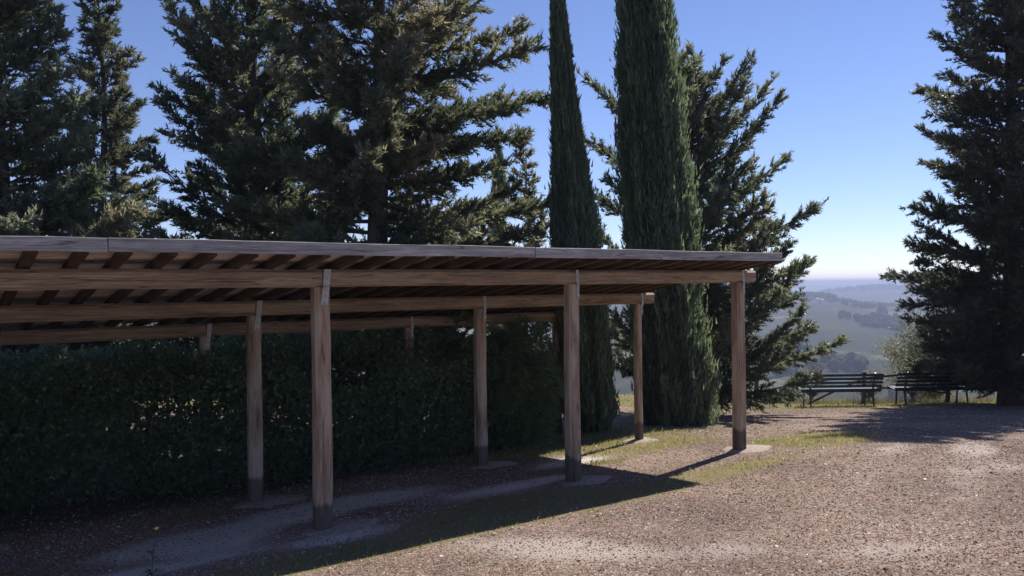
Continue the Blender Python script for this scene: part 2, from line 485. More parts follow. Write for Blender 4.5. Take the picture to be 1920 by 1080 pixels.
def post_mesh(h, w, seed):
    r_ = random.Random(seed); mb = MB(); secs = []
    k = 9; bow = r_.uniform(-.012, .012); bow2 = r_.uniform(-.01, .01)
    for i in range(k+1):
        f = i/k; z = f*h; ww = w*(1.03-.06*f)*(1+r_.uniform(-.015, .015))/2
        c = ww*.36; ox = bow*math.sin(f*math.pi); oy = bow2*math.sin(f*math.pi)
        ring = [(-ww+c,-ww),(ww-c,-ww),(ww,-ww+c),(ww,ww-c),(ww-c,ww),(-ww+c,ww),(-ww,ww-c),(-ww,-ww+c)]
        secs.append([(x+ox+r_.uniform(-.002,.002), y+oy+r_.uniform(-.002,.002), z) for x, y in ring])
    mb.prism(secs)
    return mb.mesh('post')

POSTLEAN = {(2,0): (.004,-.0), (3,0): (-.02, .0), (4,0): (-.012, 0), (4,1): (-.01, 0)}
foot_meshes = []
for r_i, p in enumerate(ROWS):
    for b_i, t in enumerate(BAY):
        x, y = from_tp(t, p); g = gz(x, y) - .03
        top = rz(p) - BEAM_H
        w = .142 if r_i == 0 else ((.132 if b_i < 4 else .10) if r_i == 1 else .12)
        po = link('post', post_mesh(top-g, w, r_i*10+b_i), M['post'], CP, (t, p, g), (0, 0, 0))
        ln = POSTLEAN.get((b_i, r_i), (random.uniform(-.006, .006), 0))
        # concrete footing around the post
        mb = MB(); n = 22; rad = random.uniform(.34, .42) if r_i < 2 else .3
        rings = []
        sd = random.uniform(0, 9)
        for fr, hz in ((1.0, -.03), (.9, .004), (.65, .022), (.25, .032)):
            rings.append([(rad*fr*(1+.10*math.sin(2*math.pi*k/n*2+sd)+.05*math.sin(2*math.pi*k/n*5+sd*2))*math.cos(2*math.pi*k/n),
                           rad*fr*.8*(1+.08*math.sin(2*math.pi*k/n*3+sd))*math.sin(2*math.pi*k/n), hz) for k in range(n)])
        mb.prism(rings)
        if r_i < 2 and b_i > 0:
            ox = .16 if (r_i, b_i) != (1, 4) else .0
            link('footing', mb.mesh('footing', True), M['concrete'], CP, (t+ox, p-.05, g+.03))
        # steel strap nailed over beam and post
        if b_i > 0:
            mb = MB()
            sw = .062 if (b_i, r_i) == (2, 0) else (.052 if b_i <= 2 else .036)
            yy = -BEAM_W/2-.004
            mid = -w/2-.004
            pts = [(BEAM_H-.004, yy), (.02, yy-.003), (-.005, min(yy, mid)-.006), (-.03, mid), (-.15, mid-.001)]
            for a_, b2 in zip(pts[:-1], pts[1:]):
                tx0 = .0 + (.02 if sw > .05 else 0)*a_[0]/.15; tx1 = .0 + (.02 if sw > .05 else 0)*b2[0]/.15
                mb.add([(tx0-sw/2, a_[1], a_[0]), (tx0+sw/2, a_[1], a_[0]), (tx1+sw/2, b2[1], b2[0]), (tx1-sw/2, b2[1], b2[0]),
                        (tx0-sw/2, a_[1]+.003, a_[0]), (tx0+sw/2, a_[1]+.003, a_[0]), (tx1+sw/2, b2[1]+.003, b2[0]), (tx1-sw/2, b2[1]+.003, b2[0])],
                       [(0,3,2,1),(4,5,6,7),(0,1,5,4),(1,2,6,5),(2,3,7,6),(3,0,4,7)])
            so = link('strap', mb.mesh('strap'), M['strap'], CP, (t+.028, p, top))
            for hz in (BEAM_H*.45, -.075, -.135):
                nb = MB(); nb.tube([(0, 0, 0), (0, -.004, 0)], .006, 6)
                nz = -(BEAM_W/2+.006) if hz > 0 else -(w/2+.006)
                link('nail', nb.mesh('nail'), M['fence'], so, (.0 + (.02 if sw > .05 else 0)*hz/.15, nz, hz))

def bar_mesh(name, L, w, h, cham, seed, wob=.003, nseg=6):
    """bar along local X from 0 to L, centred on Y, bottom at z=0"""
    r_ = random.Random(seed); mb = MB(); secs = []
    for i in range(nseg+1):
        x = L*i/nseg; oy = r_.uniform(-wob, wob); oz = r_.uniform(-wob, wob) if 0 < i < nseg else 0
        a, c = w/2, cham
        secs.append([(x, -a+oy, c+oz), (x, -a+oy, h-c+oz), (x, -a+c+oy, h+oz), (x, a-c+oy, h+oz), (x, a+oy, h-c+oz), (x, a+oy, c+oz), (x, a-c+oy, oz), (x, -a+c+oy, oz)])
    mb.prism([list(reversed(s)) for s in secs])
    return mb.mesh(name)

# beams: one length per bay pair, butted over the posts
for r_i, p in enumerate(ROWS):
    joints = [T0, -2.72, 0.0, 5.78]
    for k in range(3):
        a, b2 = joints[k], joints[k+1]
        link('beam', bar_mesh('beam', b2-a-.006, BEAM_W, BEAM_H-.004, .028, 50+r_i*5+k, .003, 10), M['beam'], CP, (a+.003, p, rz(p)-BEAM_H))

# rafters
RAF_H, RAF_W = .068, .072
Y0, Y1 = -.49, 4.12
sl_ang = math.atan(SL)
raf_len = (Y1-Y0)/math.cos(sl_ang)
def rafter_mesh(seed):
    me = bar_mesh('rafter', raf_len, RAF_W, RAF_H, .006, seed, .002, 5)
    for v in me.vertices: v.co = (-v.co.y, v.co.x, v.co.z)
    me.update(); return me
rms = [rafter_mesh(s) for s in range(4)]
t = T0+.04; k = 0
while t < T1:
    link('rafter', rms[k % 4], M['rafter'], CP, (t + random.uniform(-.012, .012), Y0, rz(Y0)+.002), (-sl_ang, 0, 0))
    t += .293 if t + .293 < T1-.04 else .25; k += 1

# roof boards lying along the carport on top of the rafters
BW, BT = .252, .018
boards = {}
row = 0; p = Y0-.03
cuts_a = [T0, -1.75, 1.92, T1]; cuts_b = [T0, -3.5, .15, 3.8, T1]
while p + BW < Y1+.12:
    cuts = cuts_a if row % 2 == 0 else cuts_b
    for a, b2 in zip(cuts[:-1], cuts[1:]):
        key = round(b2-a, 2)
        if key not in boards:
            boards[key] = bar_mesh('roof_board', b2-a-.006, BW-.007, BT, .003, int(key*10), .0015, 6)
        pc = p + BW/2
        link('roof_board', boards[key], M['board'], CP, (a+.003, pc, rz(pc)+RAF_H/math.cos(sl_ang)+.005+random.uniform(0, .004)),
             (-sl_ang+random.uniform(-.006, .006), 0, random.uniform(-.0005, .0005)))
    p += BW; row += 1
ROOF_Y1 = p
# felt over the boards
mb = MB(); th = .012
za, zb = rz(Y0-.05)+RAF_H+BT+.013, rz(ROOF_Y1+.02)+RAF_H+BT+.013
mb.add([(T0, Y0-.030, za), (T1+.02, Y0-.030, za), (T1+.02, ROOF_Y1+.02, zb), (T0, ROOF_Y1+.02, zb),
        (T0, Y0-.030, za+th), (T1+.02, Y0-.030, za+th), (T1+.02, ROOF_Y1+.02, zb+th), (T0, ROOF_Y1+.02, zb+th)],
       [(0,3,2,1),(4,5,6,7),(0,1,5,4),(1,2,6,5),(2,3,7,6),(3,0,4,7)])
link('roof_covering', mb.mesh('roof_covering'), M['felt'], CP)
# fascia boards along the front eave
for k, (a, b2) in enumerate(((T0, -1.75), (-1.75, 1.92), (1.92, T1+.03))):
    link('fascia_board', bar_mesh('fascia_board', b2-a-.008, .028, .098, .004, 80+k, .004, 12), M['fascia'], CP,
         (a+.004, Y0-.048-.003*(k % 2), rz(Y0)+.019+.003*(k % 2)), (0, 0, 0))
# barge board on the far gable end
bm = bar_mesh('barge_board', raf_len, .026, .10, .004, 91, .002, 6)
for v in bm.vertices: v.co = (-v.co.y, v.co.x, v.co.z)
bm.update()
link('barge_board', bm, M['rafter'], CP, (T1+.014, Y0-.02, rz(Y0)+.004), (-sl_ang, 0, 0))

# ------------------------------------------------------------------ foliage builders
def sprays(P, D, L, W, tint, fan=True):
    """narrow pointed leaf tufts: three triangles (or one) per point"""
    n = len(P)
    r = rng.normal(size=(n, 3)); S = nrm(np.cross(D, r)); 
    out = []
    sets = [(D, S)] if not fan else [(D, S), (nrm(D*.75+S*.75), nrm(np.cross(np.cross(D, S), D*.75+S*.75))), (nrm(D*.75-S*.75), nrm(np.cross(np.cross(D, S), D*.75-S*.75)))]
    Vs = []
    for i, (d, s) in enumerate(sets):
        l = L if i == 0 else L*.8
        base = P if i == 0 else P + D*(L*.12)[:, None]
        Vs.append(np.stack([base - s*W[:, None], base + s*W[:, None], base + d*l[:, None]], 1))
    V = np.stack(Vs, 1).reshape(-1, 3)
    T = np.repeat(tint, 3*len(sets))
    return V, T

def make_crown(name, V, T, mat, parent, loc_off):
    V = V - np.asarray(loc_off)[None, :]
    F = np.arange(len(V)).reshape(-1, 3)
    return link(name, tri_mesh(name, V, F, False, {'tint': np.clip(T, 0, 1)}), mat, parent)

def conifer(name, label, x, y, H, mat, profile, n_limbs, group=None, limbs=(), el=(10, 35), curve=.35, plume=.38, spray=.10,
            width=.016, dens=1.0, trunk_r=.16, crown_from=.035, lean=(0, 0), tint0=.45, seed=1, cat='tree', limb_gap=None, bl_up=.12):
    """upright conifer: trunk with limbs, each limb a feathery plume of sprays.  profile(f) = limb reach at height fraction f"""
    global rng
    keep = rng; rng = np.random.default_rng(seed)
    z0 = gz(x, y) - .08
    root = empty(name, (x, y, z0)); tag(root, label, cat, group)
    tr = MB()
    def trunk_at(f): return np.array([x + lean[0]*f + .05*math.sin(f*9+seed), y + lean[1]*f + .05*math.cos(f*7+seed), z0 + f*H])
    fs = np.linspace(0, 1, 12)
    tr.tube([trunk_at(f)-np.array([x, y, z0]) for f in fs], [trunk_r*(1-.93*f)*(1.35 if f == 0 else 1) for f in fs], 9)
    L = []
    ga = 2.399963
    for i in range(n_limbs):
        f = crown_from + (1-crown_from)*((i+rng.uniform(.1, .9))/n_limbs)**1.18
        reach = profile(f)*rng.uniform(.62, 1.12)
        az = i*ga + rng.uniform(-.5, .5)
        e = R(rng.uniform(*el)) + (f-.5)*.35
        L.append((trunk_at(min(f, .985)), az, reach/max(math.cos(e), .4), e, rng.uniform(.6, 1.3)*curve))
    for (zs, dx, dz, dep) in limbs:                # limbs that make the outline: start height, tip offset, tip height
        f = np.clip((zs - z0)/H, .02, .98); s = trunk_at(f)
        hx = dx + x - s[0]; tipz = dz - s[2]
        hd = math.hypot(hx, dep); az = math.atan2(hx, dep)
        cv = curve; Ln = math.hypot(hd, tipz); 
        L.append((s, az, Ln*1.0, math.atan2(tipz - cv*Ln*.6, hd), cv))
    BP = []; BD = []; BL = []; BT_ = []
    for (s, az, Ln, e, cv) in L:
        h = np.array([math.sin(az), math.cos(az), 0.0]); up = np.array([0, 0, 1.0])
        d0 = h*math.cos(e)+up*math.sin(e)
        side = np.cross(h, up); sway = rng.uniform(-.12, .12)
        def pt(tau): return s + Ln*(tau[:, None]*d0 + (cv*.6*tau**2)[:, None]*up + (sway*np.sin(tau*2.6))[:, None]*side)
        taus = np.linspace(0, 1, 6); pp = pt(taus)
        r0 = max(.012, trunk_r*.16*min(1, Ln/2.2))
        tr.tube([q-np.array([x, y, z0]) for q in pp], [r0*(1-.85*q)+.002 for q in taus], 5, False)
        nb = max(7, int(Ln*30*dens))
        tau = rng.uniform(.02, 1, nb)**.72; P = pt(tau)
        Tn = nrm(d0[None, :] + (cv*1.2*tau)[:, None]*up)
        rp = rng.normal(size=(nb, 3)); rp -= Tn*np.sum(rp*Tn, 1, keepdims=True); rp = nrm(rp)
        rp = nrm(rp + side[None, :]*np.sign(np.sum(rp*side, 1, keepdims=True))*.5)
        D = nrm(Tn*rng.uniform(.55, 1.1, (nb, 1)) + rp*.75 + up*bl_up)
        l = plume*(1.05-.68*tau)*rng.uniform(.55, 1.2, nb)*min(1.15, .55+Ln*.28) + .05
        BP.append(P); BD.append(D); BL.append(l); BT_.append(np.full(nb, rng.normal(0, .13)))
    BP = np.concatenate(BP); BD = np.concatenate(BD); BL = np.concatenate(BL); BT_ = np.concatenate(BT_)
    ns = np.maximum(3, (BL/spray*10.5).astype(int))
    rep = np.repeat(np.arange(len(BP)), ns); q = rng.uniform(.05, 1, len(rep))
    P = BP[rep] + BD[rep]*(BL[rep]*q)[:, None] + rng.normal(0, .014, (len(rep), 3)); P[:, 2] -= .10*(BL[rep]*q)**2
    D = nrm(BD[rep] + rng.normal(0, .55, (len(rep), 3)) + np.array([0, 0, .15]))
    ll = spray*rng.uniform(.65, 1.35, len(rep)); ww = width*rng.uniform(.7, 1.3, len(rep))
    clump = fbm(P[:, 0]*1.3+P[:, 1]*.7, P[:, 2]*1.3, 2, seed)-.5
    T = tint0 + BT_[rep] + .9*clump + rng.normal(0, .10, len(rep)) + .12*q
    V, Tt = sprays(P, D, ll, ww, T, False)
    link('trunk', tr.mesh('trunk', True), M['bark'], root)
    make_crown('crown', V, Tt, mat, root, (x, y, z0))
    rng = keep
    return root, len(V)//3

def column_cypress(name, label, x, y, H, mat, prof, n, lean=(0, 0), seed=1, group=None, spray=.115, width=.015, tint0=.5, wild=.02, limbs=14):
    global rng
    keep = rng; rng = np.random.default_rng(seed)
    z0 = gz(x, y) - .08
    root = empty(name, (x, y, z0)); tag(root, label, 'tree', group)
    tr = MB(); tr.tube([(lean[0]*f, lean[1]*f, H*.96*f) for f in np.linspace(0, 1, 8)], [.13*(1-.9*f) for f in np.linspace(0, 1, 8)], 9)
    for i in range(limbs):
        f = rng.uniform(.05, .8); az = rng.uniform(0, 6.28); r_ = prof(f)*.7
        s = np.array([lean[0]*f, lean[1]*f, H*f]); tip = s + np.array([math.cos(az)*r_, math.sin(az)*r_, r_*2.2])
        tr.tube([s, (s+tip)/2+np.array([math.cos(az), math.sin(az), 0])*r_*.2, tip], [.03, .02, .008], 5, False)
    pf = np.vectorize(prof)
    nc = max(60, n//42)                      # upright flame-shaped sprays, each a cluster of its own
    cf = rng.uniform(0, 1, nc*3)
    cf = cf[rng.uniform(0, 1, nc*3) < (pf(cf)+.05)/(max(prof(q) for q in np.linspace(0, 1, 30))+.05)][:nc]; nc = len(cf)
    caz = rng.uniform(0, 2*math.pi, nc); cr = rng.normal(0, .085, nc); ct = rng.normal(0, .17, nc); cl = rng.uniform(.25, .75, nc)
    ci = rng.integers(0, nc, n); q = rng.uniform(0, 1, n)
    f = np.clip(cf[ci] + (q-.4)*cl[ci]/H, 0, .995)
    spread = .11*(1-q)+.015
    az = np.mod(caz[ci] + rng.normal(0, 1, n)*spread/np.maximum(pf(f), .12), 2*math.pi)
    azw = np.abs(az-math.pi)
    lob = 1 + .22*(fbm(azw*2.1+50, f*H*.55, 3, seed)-.5)*2 + .26*(fbm(azw*7.5+f*H*.8, f*H*.45, 2, seed+9)-.5)*2
    depth = 1 - np.abs(rng.normal(0, .11, n)) + cr[ci] + .10*q*(ct[ci] > 0)
    stray = (rng.uniform(0, 1, n) < wild)
    r_ = pf(f)*lob*depth*np.where(stray, rng.uniform(1.0, 1.22, n), 1)
    P = np.stack([lean[0]*f + np.cos(az)*r_, lean[1]*f + np.sin(az)*r_, f*H], -1)
    out = np.stack([np.cos(az), np.sin(az), np.zeros(n)], -1)
    D = nrm(np.array([0, 0, 1.0]) + out*rng.uniform(.0, .32, (n, 1)) + rng.normal(0, .15, (n, 3)))
    T = tint0 + .5*(lob-1) + ct[ci] + 1.3*cr[ci] + rng.normal(0, .13, n) + .5*(fbm(az*3, f*H*.8, 2, seed+5)-.5)
    V, Tt = sprays(P, D, spray*rng.uniform(.6, 1.4, n), width*rng.uniform(.7, 1.3, n), T, False)
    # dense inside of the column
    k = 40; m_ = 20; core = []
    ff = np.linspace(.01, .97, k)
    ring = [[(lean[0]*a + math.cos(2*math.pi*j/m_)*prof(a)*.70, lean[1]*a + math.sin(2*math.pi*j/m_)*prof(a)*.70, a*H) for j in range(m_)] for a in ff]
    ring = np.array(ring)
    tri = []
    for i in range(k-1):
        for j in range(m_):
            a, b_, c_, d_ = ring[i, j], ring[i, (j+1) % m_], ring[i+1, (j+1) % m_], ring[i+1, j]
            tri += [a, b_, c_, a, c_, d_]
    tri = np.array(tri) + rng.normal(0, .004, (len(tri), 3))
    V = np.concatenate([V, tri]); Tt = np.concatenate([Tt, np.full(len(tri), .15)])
    link('trunk', tr.mesh('trunk', True), M['bark'], root)
    make_crown('crown', V, Tt, mat, root, (0, 0, 0))
    rng = keep
    return root, len(V)//3

tot = 0
# big bronze-green conifer behind the hedge (trunk in line with the middle of the carport)
_, n = conifer('conifer_tree', 'broad bronze-green conifer rising behind the middle of the carport roof', -2.25, 14.0, 12.4, M['fol_bronze'],
     lambda f: 3.1*(1-f)**.55*(.75+.25*math.sin(min(f*3, 1.57))), 170, limbs=[(5.6, 2.7, 5.95, -.8), (4.9, 2.8, 5.15, -.5), (4.6, 2.5, 4.75, .6), (6.1, 1.95, 6.95, -.6), (5.9, 2.4, 6.5, .3),
     (3.2, 2.95, 3.45, -.3), (2.6, 2.6, 3.0, -.9), (3.8, 2.1, 4.0, -1.2), (4.2, 1.3, 4.6, -2.0), (3.4, .4, 3.9, -2.4), (5.0, -.3, 5.6, -2.2)], el=(-8, 22), curve=.22, plume=.46, dens=1.0, trunk_r=.24, tint0=.44, seed=3)
tot += n
_, n = conifer('conifer_tree', 'dark green conifer with upswept spiky limbs, second tree from the left behind the roof gap', -4.9, 15.8, 12.2, M['fol_arizona'],
     lambda f: 2.45*(1-f)**.72+.05, 180, limbs=[(5.3, -1.55, 7.75, -.3), (5.5, -1.0, 6.3, .3), (5.0, -1.6, 5.85, -.3), (4.4, -1.75, 5.2, .2), (2.8, -1.8, 3.7, .1), (2.3, -1.7, 2.9, -.4), (3.6, -1.5, 4.4, .5), (6.2, -.9, 7.3, .2)],
     el=(10, 38), curve=.35, plume=.40, dens=1.0, trunk_r=.22, tint0=.42, seed=5)
tot += n
_, n = conifer('conifer_tree', 'slender pointed conifer standing second from the left edge', -8.45, 17.0, 9.35, M['fol_dark'],
     lambda f: 1.75*(1-f)**.8+.08, 190, el=(-5, 25), curve=.25, plume=.30, spray=.09, dens=1.15, trunk_r=.15, tint0=.55, seed=8)
tot += n
_, n = conifer('conifer_tree', 'sage-green conifer cut off by the left edge of the picture', -8.1, 13.0, 10.2, M['fol_sage'],
     lambda f: 2.7*(1-f)**.95+.05, 165, limbs=[(5.6, .95, 6.35, -.2), (6.0, .7, 6.8, -.3), (4.6, 1.1, 5.4, -.6), (3.9, 1.5, 4.5, -.3), (3.3, 1.9, 3.8, -.8), (2.6, 2.3, 3.3, -.5), (2.2, 2.0, 2.7, -1.4), (2.4, .6, 3.0, -2.1), (3.0, .2, 3.6, -2.1)],
     el=(0, 30), curve=.3, plume=.46, dens=.95, trunk_r=.22, tint0=.45, seed=11)
tot += n
_, n = conifer('conifer_tree', 'grey-green conifer with branches sweeping up to the right behind the thick cypress', 3.75, 17.4, 7.3, M['fol_arizona'],
     lambda f: 2.35*(1-f)**.5+.1, 130, limbs=[(5.1, 1.1, 6.6, -.2), (4.7, 1.62, 6.25, .1), (4.2, 1.6, 5.75, -.3), (3.5, 1.95, 4.7, .2), (2.6, 2.65, 3.75, -.1), (2.3, 2.2, 3.2, .5), (1.6, 2.2, 2.5, -.4), (1.1, 2.3, 1.8, .1),
     (.2, 2.95, .85, -.3), (-.2, 2.3, .2, -.8), (-.3, 2.1, -.25, -.2), (.6, 2.0, 1.2, -1.1), (4.9, -2.0, 6.5, .2), (4.0, -2.2, 5.3, -.2), (3.1, -2.3, 4.3, .3)],
     el=(12, 40), curve=.38, plume=.40, dens=1.0, trunk_r=.2, tint0=.5, seed=14)
tot += n
_, n = conifer('conifer_tree', 'tall dark spruce-like tree at the right edge beside the benches', 11.75, 19.3, 12.0, M['fol_dark'],
     lambda f: 2.55*(1-f)**.5+.15, 260, limbs=[(7.6, -1.45, 8.4, -.2), (6.0, -1.75, 6.45, .2), (5.0, -1.8, 5.4, -.4), (4.4, -1.75, 4.9, .3), (3.4, -2.3, 3.85, -.2), (2.7, -2.3, 3.0, .3), (2.0, -2.8, 2.25, -.1), (1.0, -2.2, 1.2, .3), (.5, -2.3, .6, -.6)],
     el=(-12, 30), curve=.22, plume=.44, dens=.85, trunk_r=.25, tint0=.42, seed=17)
tot += n
_, n = conifer('conifer_tree', 'young conifer with a thin leader between the broad conifer and the narrow cypress', .28, 15.0, 5.4, M['fol_bronze'],
     lambda f: 1.15*(1-f)**.9+.03, 55, el=(15, 40), curve=.3, plume=.26, spray=.09, dens=1.0, trunk_r=.07, tint0=.55, seed=21)
tot += n
_, n = column_cypress('column_cypress', 'narrow dark column cypress tapering to a point, left of the thick cypress', 1.22, 13.3, 8.5, M['fol_cyp'],
     lambda f: min(.40, .36*(max(1-f, 0)/.614)**.85)*min(1, f*6+.7)*.98-.035 if f < .93 else .02, 75000, lean=(-.52, 0), seed=31, wild=.05)
tot += n
_, n = column_cypress('column_cypress', 'thick column cypress with a blunt dense crown behind the end of the carport', 2.85, 14.4, 11.2, M['fol_cyp'],
     lambda f: .55*min(1, (f*6+.9))*(1-f**5)**.5*(1-.2*f)+.01 if f < 1 else .01, 125000, lean=(-.75, .1), seed=33, wild=.02)
tot += n
_, n = column_cypress('column_cypress', 'far thin cypress tip showing in the gap above the roof', -.45, 30.0, 13.2, M['fol_cyp'],
     lambda f: .55*(1-f)**.5*min(1, f*6+.4)+.01 if f < 1 else .01, 9000, seed=35, spray=.25, width=.03)
tot += n

# ------------------------------------------------------------------ hedge behind the carport
def leaf_cloud(P, D, L, W, tint, seed):
    """flat folded leaves, two triangles each"""
    n = len(P); r_ = np.random.default_rng(seed)
    S = nrm(np.cross(D, r_.normal(size=(n, 3))))
    mid = P + D*(L*.45)[:, None]
    a = P; b_ = mid + S*W[:, None]; c_ = P + D*L[:, None]; d_ = mid - S*W[:, None]
    V = np.stack([a, b_, c_, a, c_, d_], 1).reshape(-1, 3)
    return V, np.repeat(tint, 6)

hr = np.random.default_rng(51)
n = 100000
t = hr.uniform(-7.5, 4.1, n)
def hedge_front(t): return 2.72 + .30*np.clip(.2-t, 0, 2.6) + .22*(fbm(t*.9+3, t*0+1.5, 3, 61)-.5)*2
def hedge_top(t, p): return .95 + .32*sstep(2.7, 3.9, p) + .5*(fbm(t*1.3, p*1.3, 3, 62)-.5)*2
w_ = np.abs(hr.normal(0, .16, n))
kind = hr.uniform(0, 1, n)
hf = hedge_front(t)
depthv = np.where(kind < .62, w_, hr.uniform(0, 1.75, n))
p = hf + depthv
topz = hedge_top(t, p)
xg, yg = from_tp(t, p); g = ground_z(xg, yg)
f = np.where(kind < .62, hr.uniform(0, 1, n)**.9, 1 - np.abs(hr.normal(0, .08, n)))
p = p + np.where(kind < .62, .25*f**3, 0)
# ends taper off
endf = np.clip((4.15-t)/.7, 0, 1)**.5
z = g + .02 + (topz-g)*f*(.35+.65*endf)
xg, yg = from_tp(t, p)
Pp = np.stack([xg, yg, z], -1)
outv = np.array([-Vv[0], -Vv[1], .25])
D = nrm(outv[None, :]*.7 + hr.normal(0, .7, (n, 3)))
hz = (-2.0, 11.0, -.3)
HG = empty('hedge', hz); tag(HG, 'dark clipped hedge running along the back of the carport', 'hedge')
inner = hr.uniform(0, 1, n) < .25; sc_ = np.where(inner, 2.0, 1.0)
Pp[:, 0] += np.where(inner, Vv[0]*.35, 0); Pp[:, 1] += np.where(inner, Vv[1]*.35, 0); Pp[:, 2] -= np.where(inner, .10, 0)
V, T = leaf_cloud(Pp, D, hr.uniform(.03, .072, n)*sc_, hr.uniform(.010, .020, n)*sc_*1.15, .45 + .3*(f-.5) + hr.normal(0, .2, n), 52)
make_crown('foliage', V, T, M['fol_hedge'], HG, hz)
tot += len(V)//3
for i in range(36):
    mb = MB()
    tt = random.uniform(-7.3, 3.9); pp = float(hedge_front(np.array([tt]))[0]) + random.uniform(.45, 1.2); x, y = from_tp(tt, pp); g0 = gz(x, y)
    q = [(x-hz[0], y-hz[1], g0-.05-hz[2])]
    for k in range(3):
        q.append((q[-1][0]+random.uniform(-.12, .12), q[-1][1]+random.uniform(-.12, .12), q[-1][2]+.42))
    mb.tube(q, [.022, .018, .013, .006], 5, False)
    link('stem', mb.mesh('stem'), M['bark'], HG)

# feathery narrow-leaved shrub closing the hedge
n = 27000
t0, p0 = 4.15, 3.25; x0, y0 = from_tp(t0, p0); g0 = gz(x0, y0)
sr = np.random.default_rng(57)
ph = sr.uniform(0, 2*math.pi, n); ct = sr.uniform(-.8, 1, n); rad = 1-np.abs(sr.normal(0, .14, n))
lob = 1+.5*(fbm(np.abs(ph-math.pi)*1.8, ct*3, 3, 71)-.5)*2
lx = np.sqrt(np.clip(1-ct**2, 0, 1))*np.cos(ph)*rad*lob; ly = np.sqrt(np.clip(1-ct**2, 0, 1))*np.sin(ph)*rad*lob; lz = ct*rad*lob
Pl = np.stack([.95*lx*U[0]+.62*ly*Vv[0], .95*lx*U[1]+.62*ly*Vv[1], .75+1.0*lz], -1); Pl[:, 2] = np.maximum(Pl[:, 2], .02)
ov = nrm(np.stack([Pl[:, 0], Pl[:, 1], np.zeros(n)], -1)+1e-6)
D = nrm(ov*.6+np.array([0, 0, -.55])+sr.normal(0, .4, (n, 3)))
V, T = leaf_cloud(Pl, D, sr.uniform(.08, .16, n), sr.uniform(.007, .012, n), .5+sr.normal(0, .22, n), 58)
SH = empty('shrub', (x0, y0, g0)); tag(SH, 'bushy shrub with narrow drooping leaves at the right end of the hedge', 'shrub')
make_crown('foliage', V, T, M['fol_willow'], SH, (0, 0, 0))
for i in range(14):
    mb = MB(); a = i*2.4; mb.tube([(.1*math.cos(a), .1*math.sin(a), -.05), (.3*math.cos(a), .3*math.sin(a), .7), (.55*math.cos(a), .45*math.sin(a), 1.3)], [.02, .014, .005], 5, False)
    link('stem', mb.mesh('stem'), M['bark'], SH)

# ------------------------------------------------------------------ benches at the viewpoint, seen from behind
def bench(label, x, y, rzr):
    r_ = empty('park_bench', (x, y, gz(x, y)), rzr); tag(r_, label, 'bench', 'park benches at the viewpoint')
    L = 1.96
    for k in range(5):
        zz = .775-.092*k; yy = -.30+.035*k
        mb = MB(); mb.box(-L/2, L/2, -.014, .014, -.027, .027)
        link('back_slat', mb.mesh('back_slat'), M['bench'], r_, (random.uniform(-.01, .01), yy+.02, zz), (R(-18), 0, 0))
    for k in range(4):
        mb = MB(); mb.box(-L/2, L/2, -.042, .042, -.015, .015)
        link('seat_slat', mb.mesh('seat_slat'), M['bench'], r_, (random.uniform(-.01, .01), -.10+.105*k, .375+.012*k), (R(6), 0, 0))
    for s in (-.76, .76):
        mb = MB(); mb.tube([(s, -.24, -.05), (s, -.185, .20), (s, -.165, .36), (s, -.215, .55), (s, -.315, .83)], [.022, .022, .024, .022, .018], 7)
        link('rear_leg', mb.mesh('rear_leg'), M['bench'], r_)
        mb = MB(); mb.tube([(s, .28, -.05), (s, .235, .34)], .021, 7)
        link('front_leg', mb.mesh('front_leg'), M['bench'], r_)
        mb = MB(); mb.tube([(s, -.17, .345), (s, .255, .375)], .017, 6)
        link('seat_bracket', mb.mesh('seat_bracket'), M['bench'], r_)
    return r_
bench('dark slatted park bench standing in the sun, left of the two', 7.92, 20.0, R(.5))
bench('dark slatted park bench half hidden by the right-hand tree', 10.27, 20.15, R(1.2))

# rustic fence behind the benches
FN = empty('rustic_fence', (9.0, 21.0, gz(9.0, 21.0))); tag(FN, 'broken rustic pole fence behind the benches', 'fence')
def fpole(name, a, b, r_):
    mb = MB(); o = np.array([9.0, 21.0, gz(9, 21)])
    a = np.array([a[0], a[1], gz(a[0], a[1])+a[2]]) - o; b = np.array([b[0], b[1], gz(b[0], b[1])+b[2]]) - o
    mb.tube([a, (a+b)/2+np.array([0, 0, .02]), b], [r_, r_*.95, r_*.85], 8)
    link(name, mb.mesh(name), M['fence'], FN)
for xx in (6.2, 8.95, 11.1): fpole('post', (xx, 21.0, -.1), (xx+.03, 21.0, .82), .06)
fpole('rail', (8.9, 20.92, .66), (11.15, 20.92, .80), .035)
fpole('rail', (7.45, 20.92, .0), (8.95, 20.92, .66), .035)
fpole('rail', (9.3, 20.9, .42), (11.1, 20.92, .25), .03)

